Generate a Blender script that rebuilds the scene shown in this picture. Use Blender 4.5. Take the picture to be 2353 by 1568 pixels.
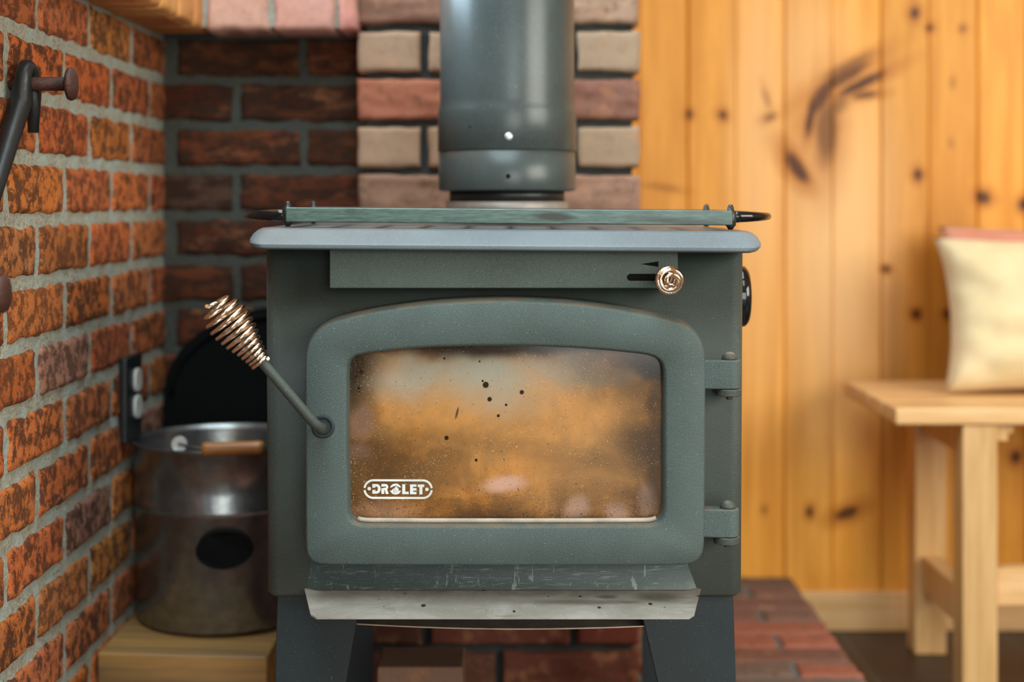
import bpy, bmesh, math, random
from mathutils import Vector, Matrix, noise as mn
for o in list(bpy.data.objects): bpy.data.objects.remove(o)
S = bpy.context.scene
COL = S.collection
PI = math.pi

# ------------------------------------------------------------------ camera, world, lights, exposure
F, CX, HY, ZC = 3300.0, 1184.0, 465.0, 0.803
def W(px, py, Y): return Vector(((px-CX)*Y/F, Y, ZC-(py-HY)*Y/F))
def WX(px, Y): return (px-CX)*Y/F
def WZ(py, Y): return ZC-(py-HY)*Y/F
cd = bpy.data.cameras.new('camera'); cam = bpy.data.objects.new('camera', cd); COL.objects.link(cam)
cam.location = (0, 0, ZC); cam.rotation_euler = (PI/2, 0, 0)
cd.sensor_width = 36; cd.lens = 36*F/2353; cd.clip_start = .02
cd.shift_x = (2353/2-CX)/2353; cd.shift_y = -(784-HY)/2353
cd.dof.use_dof = True; cd.dof.focus_distance = 1.47; cd.dof.aperture_fstop = 2.6
S.camera = cam
S.view_settings.view_transform = 'Standard'; S.view_settings.look = 'None'
S.view_settings.gamma = 1; S.view_settings.use_curve_mapping = False
S.view_settings.exposure = 0.05
wd = bpy.data.worlds.new('world'); S.world = wd; wd.use_nodes = True
wd.node_tree.nodes['Background'].inputs[0].default_value = (.62, .85, 1, 1)
wd.node_tree.nodes['Background'].inputs[1].default_value = .06
def area(name, loc, target, sx, sy, power, col, spread=180):
    l = bpy.data.lights.new(name, 'AREA'); l.shape = 'RECTANGLE'; l.size = sx; l.size_y = sy
    l.energy = power; l.color = col; l.spread = math.radians(spread)
    o = bpy.data.objects.new(name, l); COL.objects.link(o); o.location = loc
    o.rotation_euler = (Vector(target)-Vector(loc)).to_track_quat('-Z', 'Y').to_euler()
    return o
area('daylight_skylight', (-.15, .90, 2.43), (-.15, .91, 0), 1.2, 2.4, 74, (.78, .94, 1))
area('daylight_left_window', (-2.02, 1.75, 1.72), (0, 1.80, 1.2), 1.5, 1.1, 190, (.62, .85, 1))
area('daylight_right_window', (2.18, .05, 1.45), (.2, 1.5, .7), 1.5, 1.2, 66, (.98, .97, .86))
area('daylight_rear_door', (.95, -2.93, 1.10), (.95, 1.5, 1.1), 1.7, 1.9, 72, (.90, .97, .95))

# ------------------------------------------------------------------ materials
def newmat(name):
    m = bpy.data.materials.new(name); m.use_nodes = True
    return m, m.node_tree, m.node_tree.nodes['Principled BSDF']
class NT:
    def __init__(s, nt): s.nt = nt
    def n(s, t, **kw):
        nd = s.nt.nodes.new(t)
        for k, v in kw.items():
            if k.startswith('i_'):
                nd.inputs[int(k[2:]) if k[2:].isdigit() else k[2:].replace('_', ' ')].default_value = v
            else: setattr(nd, k, v)
        return nd
    def l(s, a, b): s.nt.links.new(a, b)
    def coord(s, scale=(1, 1, 1), rot=(0, 0, 0)):
        g = s.n('ShaderNodeNewGeometry'); m = s.n('ShaderNodeMapping')
        m.inputs['Scale'].default_value = scale; m.inputs['Rotation'].default_value = rot
        s.l(g.outputs['Position'], m.inputs['Vector']); return m.outputs[0]
    def noise(s, vec, scale, detail=4, rough=.55, dist=0):
        n = s.n('ShaderNodeTexNoise'); n.inputs['Scale'].default_value = scale
        n.inputs['Detail'].default_value = detail; n.inputs['Roughness'].default_value = rough
        n.inputs['Distortion'].default_value = dist
        s.l(vec, n.inputs['Vector']); return n.outputs['Fac']
    def ramp(s, f, a, b, va=0., vb=1., smooth=True):
        m = s.n('ShaderNodeMapRange'); m.interpolation_type = 'SMOOTHSTEP' if smooth else 'LINEAR'
        for i, v in ((1, a), (2, b), (3, va), (4, vb)): m.inputs[i].default_value = v
        s.l(f, m.inputs[0]); return m.outputs[0]
    def mix(s, f, a, b):
        m = s.n('ShaderNodeMix'); m.data_type = 'RGBA'
        if isinstance(f, float): m.inputs[0].default_value = f
        else: s.l(f, m.inputs[0])
        for i, c in ((6, a), (7, b)):
            if isinstance(c, tuple): m.inputs[i].default_value = (*c, 1)
            else: s.l(c, m.inputs[i])
        return m.outputs[2]
    def math(s, op, a, b=0.):
        m = s.n('ShaderNodeMath', operation=op)
        for i, c in enumerate((a, b)):
            if isinstance(c, (int, float)): m.inputs[i].default_value = c
            else: s.l(c, m.inputs[i])
        return m.outputs[0]
    def bump(s, bsdf, h, strength=.5, dist=.002, prev=None):
        b = s.n('ShaderNodeBump'); b.inputs['Strength'].default_value = strength; b.inputs['Distance'].default_value = dist
        s.l(h, b.inputs['Height'])
        if prev: s.l(prev, b.inputs['Normal'])
        s.l(b.outputs[0], bsdf.inputs['Normal']); return b.outputs[0]
    def attr(s, name='tint'):
        return s.n('ShaderNodeAttribute', attribute_name=name).outputs

def plain(name, col, rough=.5, metal=0., bump=None):
    m, nt, b = newmat(name); b.inputs['Base Color'].default_value = (*col, 1)
    b.inputs['Roughness'].default_value = rough; b.inputs['Metallic'].default_value = metal
    T = NT(nt)
    n = T.noise(T.coord(), 40, 5)
    T.l(T.mix(T.ramp(n, .3, .7), tuple(c*.85 for c in col), tuple(min(1, c*1.15) for c in col)), b.inputs['Base Color'])
    if bump: T.bump(b, T.noise(T.coord(), bump[0], 3), bump[1], bump[2])
    return m

def stove_paint(name, col, gscale, bstr, rough=.5, dust=(.30, .24, .17), dustamt=.9, wear=0., spec=.38, dlo=.55, dhi=.95):
    m, nt, b = newmat(name); T = NT(nt); c = T.coord()
    grain = T.noise(c, gscale, 2, .6); big = T.noise(c, 9, 3)
    base = T.mix(T.ramp(big, .35, .65), tuple(x*.86 for x in col), tuple(x*1.12 for x in col))
    base = T.mix(T.ramp(grain, .42, .75, 0, .55), base, tuple(x*2.2 for x in col))
    sp = T.noise(c, gscale*.7, 0, .5); base = T.mix(T.ramp(sp, .83, .86, 0, .5), base, (.4, .42, .38))
    if wear:
        w = T.noise(T.coord((1, 1, 14)), 26, 6, .7, 1.5); w2 = T.noise(T.coord((1, 1, .12), (0, .3, 0)), 130, 4, .6)
        k = T.math('MAXIMUM', T.ramp(w, .54, .68, 0, wear), T.ramp(w2, .60, .66, 0, wear))
        base = T.mix(k, base, (.34, .40, .38))
    g = T.n('ShaderNodeNewGeometry'); sx = T.n('ShaderNodeSeparateXYZ'); T.l(g.outputs['True Normal'], sx.inputs[0])
    up = T.ramp(sx.outputs[2], dlo, dhi, 0, dustamt)
    dn = T.ramp(T.noise(c, 38, 5, .65), .32, .62)
    base = T.mix(T.math('MULTIPLY', up, dn), base, dust)
    T.l(base, b.inputs['Base Color']); b.inputs['Roughness'].default_value = rough
    b.inputs['Specular IOR Level'].default_value = spec
    T.bump(b, grain, bstr, .0009)
    return m

M = {}
M['door'] = stove_paint('door_paint', (.064, .092, .089), 980, .8, .50, dust=(.17, .13, .085))
M['body'] = stove_paint('body_paint', (.043, .056, .050), 1000, .6, .50, spec=.4)
M['control'] = stove_paint('control_paint', (.055, .078, .068), 1300, .5, .42)
M['plate'] = stove_paint('plate_paint', (.105, .132, .148), 1400, .25, .36, dust=(.13, .10, .08), dlo=.93, dhi=.99)
M['leg'] = stove_paint('leg_paint', (.016, .026, .030), 1500, .22, .42, dustamt=.2)
M['pipe'] = stove_paint('pipe_paint', (.045, .058, .058), 900, .06, .30, dustamt=.1)
M['lower'] = stove_paint('scuffed_lower_lip', (.040, .062, .062), 900, .15, .42, wear=.5, dustamt=0.)
def trivet_mat():
    m, nt, b = newmat('trivet_enamel'); T = NT(nt)
    n = T.noise(T.coord((.12, 1, 1)), 330, 5, .7); g = T.noise(T.coord((.3, 1, 1)), 60, 4)
    col = T.mix(T.ramp(n, .35, .7), (.045, .085, .075), (.10, .165, .145)); col = T.mix(T.ramp(g, .56, .7, 0, .6), col, (.02, .035, .032))
    sm = blobs(T, T.coord(), [(W(1272, 499, 1.497), (.021, 1, .0045), .04, .45, .95), (W(1560, 508, 1.497), (.05, 1, .003), .04, .8, .7)], .006)
    col = T.mix(sm, col, (.016, .016, .013)); T.l(col, b.inputs['Base Color']); b.inputs['Roughness'].default_value = .36
    T.bump(b, n, .3, .0005); return m
M['black'] = plain('black_cast_iron', (.010, .012, .013), .42, 0, (300, .25, .001))
M['deep_black'] = plain('matt_deep_black', (.004, .0045, .0045), .75)
M['void'] = plain('black_recess', (.004, .005, .005), .8)
for k_ in ('void', 'deep_black'): M[k_].node_tree.nodes['Principled BSDF'].inputs['Specular IOR Level'].default_value = .08
M['gloss_black'] = plain('black_gloss_enamel', (.006, .008, .010), .10)
M['chrome'] = plain('bright_chrome_wire', (.78, .64, .50), .10, 1)
M['zinc'] = plain('zinc_screw', (.75, .8, .8), .3, .6)
M['dusty_metal'] = plain('dusty_metal', (.30, .27, .25), .5, .2, (200, .2, .001))
M['rust'] = plain('rusty_iron', (.060, .022, .014), .62, .2, (220, .6, .002))
M['print'] = plain('white_print', (.72, .74, .72), .5)
M['white_plastic'] = plain('white_plastic', (.55, .56, .52), .4)
M['brass_edge'] = plain('bare_steel_edge', (.55, .44, .34), .35, .8)

def lip_mat():
    m, nt, b = newmat('ashy_steel'); T = NT(nt)
    s1 = T.noise(T.coord((1, 1, 6)), 14, 6, .7, .8); s2 = T.noise(T.coord((.35, 3, 3)), 55, 5, .6)
    c = T.mix(T.ramp(s1, .35, .7), (.30, .28, .24), (.44, .42, .38))
    c = T.mix(T.ramp(s2, .60, .74, 0, .6), c, (.13, .10, .065))
    v = T.noise(T.coord(), 420, 1); c = T.mix(T.ramp(v, .74, .77), c, (.75, .75, .72))
    v = T.noise(T.coord((1, 1, 1), (1, 0, 0)), 130, 1); c = T.mix(T.ramp(v, .75, .77), c, (.02, .02, .02))
    st_ = blobs(T, T.coord(), [(W(1515, 1370, 1.475), (.022, .012, .02), 0, .6, .6), (W(1330, 1385, 1.46), (.05, .006, .02), 0, .8, .5), (W(1394, 1370, 1.475), (.010, .005, .02), 0, .5, .6),
        (W(1440, 1385, 1.46), (.012, .004, .02), 0, .6, .5), (W(1493, 1389, 1.455), (.0022, .0035, .02), 0, .2, 1.), (W(972, 1394, 1.45), (.0024, .004, .02), 0, .2, 1.), (W(1377, 1398, 1.445), (.002, .003, .02), 0, .2, 1.), (W(1181, 1408, 1.435), (.0015, .003, .02), 0, .2, 1.)], .004)
    c = T.mix(st_, c, (.045, .032, .02))
    T.l(c, b.inputs['Base Color']); b.inputs['Roughness'].default_value = .45; b.inputs['Metallic'].default_value = .25
    T.bump(b, s2, .25, .0006); return m

def blobs(T, vec, lst, dist_amt=0.):
    """dark spots at given places: (centre, (rx, ry, rz), rot_y, soft)"""
    acc = None
    if dist_amt:
        n = T.n('ShaderNodeTexNoise'); n.inputs['Scale'].default_value = 22; n.inputs['Detail'].default_value = 3; T.l(vec, n.inputs['Vector'])
        a = T.n('ShaderNodeVectorMath', operation='MULTIPLY_ADD'); T.l(n.outputs['Color'], a.inputs[0])
        a.inputs[1].default_value = (dist_amt,)*3; T.l(vec, a.inputs[2])
        s = T.n('ShaderNodeVectorMath', operation='SUBTRACT'); T.l(a.outputs[0], s.inputs[0]); s.inputs[1].default_value = (dist_amt*.5,)*3
        vec = s.outputs[0]
    for c, r, rot, soft, amt in lst:
        m = T.n('ShaderNodeMapping'); m.vector_type = 'TEXTURE'
        m.inputs['Location'].default_value = c; m.inputs['Rotation'].default_value = (0, rot, 0); m.inputs['Scale'].default_value = r
        T.l(vec, m.inputs['Vector'])
        L = T.n('ShaderNodeVectorMath', operation='LENGTH'); T.l(m.outputs[0], L.inputs[0])
        f = T.ramp(L.outputs['Value'], 1-soft, 1+soft, amt, 0)
        acc = f if acc is None else T.math('MAXIMUM', acc, f)
    return acc

def glass_mat():
    m, nt, b = newmat('sooty_glass_painted_reflections'); T = NT(nt); c = T.coord(); Y = 1.466
    def P(x, y): p = W(x, y, Y); return (p.x, p.y, p.z)
    k = Y/F
    n1 = T.noise(c, 13, 6, .6, .8); n2 = T.noise(c, 70, 6, .7)
    col = T.mix(T.ramp(n1, .36, .62), (.13, .046, .008), (.50, .200, .036))
    col = T.mix(T.ramp(n2, .35, .7, 0, .6), col, (.15, .075, .025))
    # sooty film with room reflections painted in: pale upper middle, dark towards corners
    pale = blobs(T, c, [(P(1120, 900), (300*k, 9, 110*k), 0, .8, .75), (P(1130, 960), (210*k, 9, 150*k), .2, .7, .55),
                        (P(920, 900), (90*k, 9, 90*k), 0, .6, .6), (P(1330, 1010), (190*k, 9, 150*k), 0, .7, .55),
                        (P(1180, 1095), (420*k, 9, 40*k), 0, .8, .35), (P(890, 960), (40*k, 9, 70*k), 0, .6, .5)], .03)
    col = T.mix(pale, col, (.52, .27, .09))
    blue = blobs(T, c, [(P(950, 850), (120*k, 9, 40*k), -.25, .95, .6), (P(1110, 850), (120*k, 9, 62*k), .2, .95, .7), (P(1250, 842), (150*k, 9, 34*k), .1, .95, .45)], .05)  # window reflection painted as pale blue patches
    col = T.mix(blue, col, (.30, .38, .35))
    pink = blobs(T, c, [(P(1160, 1117), (46*k, 9, 17*k), -.15, .6, .9), (P(1325, 1170), (24*k, 9, 28*k), .4, .6, .8),
                        (P(1420, 1180), (26*k, 9, 24*k), .3, .6, .8), (P(1485, 1150), (18*k, 9, 36*k), 0, .6, .6),
                        (P(830, 970), (26*k, 9, 42*k), 0, .5, .55), (P(825, 1040), (30*k, 9, 20*k), 0, .6, .35),
                        (P(890, 1175), (60*k, 9, 22*k), 0, .8, .4)], .012)
    col = T.mix(pink, col, (.56, .33, .24))
    soot_refl = blobs(T, c, [(P(812, 850), (52*k, 9, 120*k), 0, .8, .95), (P(930, 1000), (260*k, 9, 26*k), .1, .95, .4), (P(1500, 850), (130*k, 9, 40*k), .3, .8, .93), (P(1510, 1000), (28*k, 9, 300*k), 0, .8, .7),
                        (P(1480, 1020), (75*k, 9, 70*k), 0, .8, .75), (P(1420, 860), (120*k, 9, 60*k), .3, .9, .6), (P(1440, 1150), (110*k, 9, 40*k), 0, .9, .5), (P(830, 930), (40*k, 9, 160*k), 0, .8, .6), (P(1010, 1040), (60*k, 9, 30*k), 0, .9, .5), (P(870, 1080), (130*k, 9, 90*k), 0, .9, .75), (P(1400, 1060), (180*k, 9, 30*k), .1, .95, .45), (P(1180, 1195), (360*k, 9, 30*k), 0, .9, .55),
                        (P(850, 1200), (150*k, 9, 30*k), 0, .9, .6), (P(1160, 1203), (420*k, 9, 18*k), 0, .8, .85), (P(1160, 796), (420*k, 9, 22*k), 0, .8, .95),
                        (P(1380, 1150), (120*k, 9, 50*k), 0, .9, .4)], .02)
    col = T.mix(soot_refl, col, (.016, .011, .005))
    # bright ash specks, dark tar drops
    dens = T.ramp(T.noise(c, 22, 3), .35, .7, -.035, .035)
    s = T.math('ADD', T.noise(c, 420, 1, .5), dens); col = T.mix(T.ramp(s, .735, .765, 0, .85), col, (.75, .55, .33))
    s = T.noise(T.coord((1, 1, 1), (.7, 0, 0)), 950, 1, .5); s = T.math('ADD', s, dens); col = T.mix(T.ramp(s, .69, .73, 0, .6), col, (.66, .50, .32))
    s = T.noise(T.coord((1, 1, 1), (.2, .4, 0)), 620, 1, .5)
    sz = T.n('ShaderNodeSeparateXYZ'); T.l(c, sz.inputs[0])
    low = T.ramp(sz.outputs[2], WZ(1060, Y), WZ(1190, Y), -.02, .06)
    col = T.mix(T.ramp(T.math('ADD', s, low), .70, .74, 0, .85), col, (.045, .020, .008))
    drops = blobs(T, c, [(P(x, y), (r*k, 9, r*k*1.05), .3, .18, 1.) for x, y, r in
                         ((1116, 885, 7), (1125, 918, 5.2), (1199, 902, 5), (1026, 1007, 5), (830, 855, 5), (818, 865, 3), (824, 893, 3.5),
                          (1163, 931, 3), (1145, 956, 3.5), (1094, 1058, 3.4), (1021, 824, 2.6), (1109, 876, 2.6), (1102, 831, 2.2), (825, 901, 2))])
    drops = T.math('MAXIMUM', drops, blobs(T, c, [(P(1050, 950), (2.6*k, 9, 14*k), .25, .3, .8)]))
    col = T.mix(drops, col, (.014, .008, .004))
    T.l(col, b.inputs['Base Color']); b.inputs['Roughness'].default_value = .6
    b.inputs['Coat Weight'].default_value = 1; b.inputs['Coat Roughness'].default_value = .12; b.inputs['Coat IOR'].default_value = 1.38; b.inputs['Specular IOR Level'].default_value = .15
    return m
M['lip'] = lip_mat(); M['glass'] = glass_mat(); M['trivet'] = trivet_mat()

def brick_mat(name, mott=(120, .45, .62), dark=(.028, .014, .009), stretch=(1, 1, 1), speck=.6, amt=.9, bumpd=.004):
    m, nt, b = newmat(name); T = NT(nt); c = T.coord(stretch)
    tint = T.attr('tint')['Color']
    n = T.noise(c, mott[0], 9, .74, .1); f = T.noise(c, 480, 3, .6)
    hi = T.ramp(T.noise(c, mott[0]*.6, 3), .52, .74, 0, .5)
    col = T.mix(hi, tint, T.mix(.55, tint, (.62, .30, .14)))
    sepa = T.attr('tint')['Alpha']
    col = T.mix(T.math('MULTIPLY', T.ramp(n, mott[1], mott[2], 0, amt), sepa), col, dark)
    col = T.mix(T.ramp(f, .3, .75, .0, .35), col, T.mix(.5, dark, (.3, .13, .06)))
    s = T.noise(c, 210, 1); col = T.mix(T.ramp(s, .76, .79, 0, speck), col, (.55, .50, .44))
    T.l(col, b.inputs['Base Color']); b.inputs['Roughness'].default_value = .85; b.inputs['Specular IOR Level'].default_value = .25
    h = T.math('ADD', T.math('MULTIPLY', n, -1.2), T.math('MULTIPLY', f, .5))
    T.bump(b, h, .8, bumpd); return m
M['brick_old'] = brick_mat('mottled_orange_brick', (60, .45, .55), speck=.7)
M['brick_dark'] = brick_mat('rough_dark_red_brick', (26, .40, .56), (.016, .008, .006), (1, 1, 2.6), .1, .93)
M['brick_smooth'] = brick_mat('smooth_face_brick', (60, .50, .68), (.09, .045, .030), speck=.2, amt=.8, bumpd=.0015)
def mortar_mat(name, a, b_, sc=260, bd=.003, wet=0):
    m, nt, b = newmat(name); T = NT(nt); c = T.coord()
    n = T.noise(c, sc, 5, .7); g = T.noise(c, 25, 4)
    col = T.mix(T.ramp(n, .3, .62), tuple(x*.45 for x in a), a); col = T.mix(T.ramp(g, .4, .65, 0, .8), col, b_)
    p = T.noise(c, 150, 2); col = T.mix(T.ramp(p, .24, .32, .85, 0), col, (.02, .022, .02))
    T.l(col, b.inputs['Base Color']); b.inputs['Roughness'].default_value = .9
    T.bump(b, T.math('ADD', n, p), .9, bd); return m
M['mortar'] = mortar_mat('sandy_grey_mortar', (.43, .41, .32), (.36, .42, .38))
M['mortar_shaded'] = mortar_mat('recess_mortar_with_shade', (.075, .078, .062), (.06, .07, .062))  # darker mortar, the shade of the recess put into its colour
M['mortar_dark'] = mortar_mat('dark_raked_mortar', (.035, .042, .042), (.05, .055, .05))
M['mortar_hearth'] = mortar_mat('hearth_mortar', (.22, .24, .23), (.13, .17, .17))

def wood_mat(name, light, dark, grain_axis='Z', sc=1., rough=.42, knots_and_spots=None, gr=1., spec=.5):
    m, nt, b = newmat(name); T = NT(nt)
    st = {'Z': (1, 1, .06), 'X': (.06, 1, 1), 'Y': (1, .06, 1)}[grain_axis]
    c = T.coord(st); tint = T.attr('tint')
    off = T.n('ShaderNodeVectorMath', operation='MULTIPLY_ADD'); T.l(tint['Color'], off.inputs[0])
    off.inputs[1].default_value = (3, 3, 3); T.l(c, off.inputs[2]); v = off.outputs[0]
    n = T.noise(v, 34*sc, 4, .6, .8); n2 = T.noise(v, 170*sc, 3, .6)
    col = T.mix(T.ramp(n, .3, .7, 0, gr), light, dark)
    col = T.mix(T.ramp(n2, .45, .8, 0, .35*gr), col, tuple(x*.7 for x in dark))
    hs = T.n('ShaderNodeHueSaturation'); T.l(col, hs.inputs['Color'])
    sp = T.n('ShaderNodeSeparateColor'); T.l(tint['Color'], sp.inputs[0])
    T.l(T.ramp(sp.outputs[0], 0, 1, .88, 1.12, False), hs.inputs['Value']); col = hs.outputs[0]
    if knots_and_spots:
        c2 = T.coord(); kh = blobs(T, c2, [(k[0], tuple(x*2.0 for x in k[1]), k[2], .7, k[4]*.85) for k in knots_and_spots], .014)
        kc = blobs(T, c2, knots_and_spots, .010)
        pl_ = blobs(T, c2, [(W(1930, 560, 2.7), (.10, 2, .30), 0, .8, .7), (W(1745, 330, 2.7), (.05, 2, .35), 0, .8, .5), (W(1860, 120, 2.7), (.09, 2, .12), 0, .8, .4), (W(1740, 700, 2.7), (.05, 2, .2), 0, .8, .3)], .01)
        col = T.mix(pl_, col, (.88, .56, .27))
        col = T.mix(kh, col, (.45, .14, .012)); col = T.mix(kc, col, (.085, .022, .004))
    T.l(col, b.inputs['Base Color']); b.inputs['Roughness'].default_value = rough
    b.inputs['Specular IOR Level'].default_value = spec
    T.bump(b, n2, .12, .0006); return m
YW = 2.70
kk = YW/F
def K(x, y, rx, ry=None, rot=0, amt=.95, soft=.4):
    p = W(x, y, YW); return ((p.x, YW, p.z), (rx*kk, 2., (ry or rx)*kk), rot, soft, amt)
knots_and_spots = [K(1660, 263, 8, 10), K(1584, 263, 7, 9), K(1768, 270, 15, 9, -.3, .6), K(2102, 28, 10, 14), K(2135, 65, 8), K(2214, 65, 6, 7, 0, .7),
         K(2108, 402, 10, 13), K(2260, 453, 16, 14, .4), K(2105, 722, 12, 14), K(2178, 722, 12, 13), K(2038, 617, 10, 8), K(1945, 1178, 28, 12, -.4),
         K(1860, 1178, 8, 12), K(2335, 1052, 11, 13), K(2352, 470, 10, 14), K(1756, 1170, 6, 9, 0, .5),
         K(1832, 385, 16, 42, -.62, .97), K(1900, 300, 25, 76, .05, .72, .5), K(1885, 225, 15, 47, .55, .92), K(1935, 178, 14, 69, 1.05, .85), K(1978, 192, 11, 59, 1.12, .97),
         K(1988, 218, 28, 8, -.1, .85), K(1862, 268, 10, 48, .15, .97), K(1915, 250, 18, 42, .8, .6, .6), K(1950, 150, 10, 63, 1.1, .6, .6), K(2170, 700, 60, 200, .0, .30, .8), K(2060, 800, 30, 160, .0, .25, .8), K(1535, 432, 30, 6, .15, .4), K(1500, 425, 25, 5, 0, .3),  # the two tall faint ovals are broad darker patches, not knots
         K(2190, 190, 5, 12, 0, .4), K(2185, 330, 5, 14, 0, .35), K(1760, 225, 6, 24, -.3, .4)]
M['pine_wall'] = wood_mat('varnished_pine_boards', (.84, .375, .060), (.64, .250, .026), 'Z', 1, .40, knots_and_spots, .9, spec=.22)
M['pine'] = wood_mat('pine_boards_plain', (.46, .23, .07), (.34, .15, .035), 'X', 1, .45)
M['bench'] = wood_mat('pale_bench_wood', (.80, .50, .22), (.60, .33, .11), 'Z', 1.6, .38, None, .8)
M['bench_top'] = wood_mat('pale_bench_slats', (.84, .52, .25), (.64, .36, .13), 'X', 1.6, .36, None, .8)
M['timber'] = wood_mat('weathered_timber', (.40, .21, .055), (.17, .10, .045), 'X', 1.2, .6, None, 1)
M['grip'] = wood_mat('turned_wood_grip', (.42, .17, .035), (.25, .09, .02), 'X', 2, .4)
M['floor_tile'] = None

def bucket_mat():
    m, nt, b = newmat('galvanised_steel'); T = NT(nt); c = T.coord()
    n = T.noise(c, 60, 4, .6); T.l(T.mix(T.ramp(n, .3, .7), (.19, .20, .20), (.28, .28, .27)), b.inputs['Base Color'])
    b.inputs['Metallic'].default_value = .9; b.inputs['Roughness'].default_value = .26; b.inputs['Anisotropic'].default_value = .6
    T.bump(b, T.noise(T.coord((1, 1, .2)), 30, 2), .3, .003); return m
M['steel'] = bucket_mat()
def floor_mat():
    m, nt, b = newmat('dark_floor_tiles'); T = NT(nt); c = T.coord()
    br = T.n('ShaderNodeTexBrick', offset=0., squash=1.); br.inputs['Scale'].default_value = 3.3
    br.inputs['Brick Width'].default_value = 1; br.inputs['Row Height'].default_value = 1
    br.inputs['Mortar Size'].default_value = .018; T.l(c, br.inputs['Vector'])
    br.inputs['Color1'].default_value = (.045, .024, .016, 1); br.inputs['Color2'].default_value = (.032, .019, .014, 1); br.inputs['Mortar'].default_value = (.05, .045, .035, 1)
    T.l(br.outputs['Color'], b.inputs['Base Color']); b.inputs['Roughness'].default_value = .45
    T.bump(b, T.noise(c, 30, 3), .15, .002); return m
M['floor_tile'] = floor_mat()
def fabric(name, a, b_, stripes=None):
    m, nt, b = newmat(name); T = NT(nt); c = T.coord()
    n = T.noise(c, 15, 4); w = T.noise(c, 500, 2)
    col = T.mix(T.ramp(n, .35, .65), a, b_)
    if stripes:
        wv = T.n('ShaderNodeTexWave', bands_direction='Z'); wv.inputs['Scale'].default_value = stripes[0]; wv.inputs['Distortion'].default_value = .4
        T.l(c, wv.inputs['Vector']); col = T.mix(T.ramp(wv.outputs['Fac'], .55, .8), col, stripes[1])
    T.l(col, b.inputs['Base Color']); b.inputs['Roughness'].default_value = .9
    b.inputs['Sheen Weight'].default_value = .3
    T.bump(b, w, .4, .001); return m
M['cream'] = fabric('cream_linen', (.74, .60, .34), (.80, .66, .40))
M['pink'] = fabric('striped_pink_cotton', (.66, .34, .24), (.62, .30, .20), (28., (.70, .16, .09)))
M['denim'] = fabric('blue_grey_throw', (.10, .15, .22), (.12, .18, .26), (14., (.22, .21, .25)))
M['plaster'] = plain('warm_white_plaster', (.62, .56, .46), .8)

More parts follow.
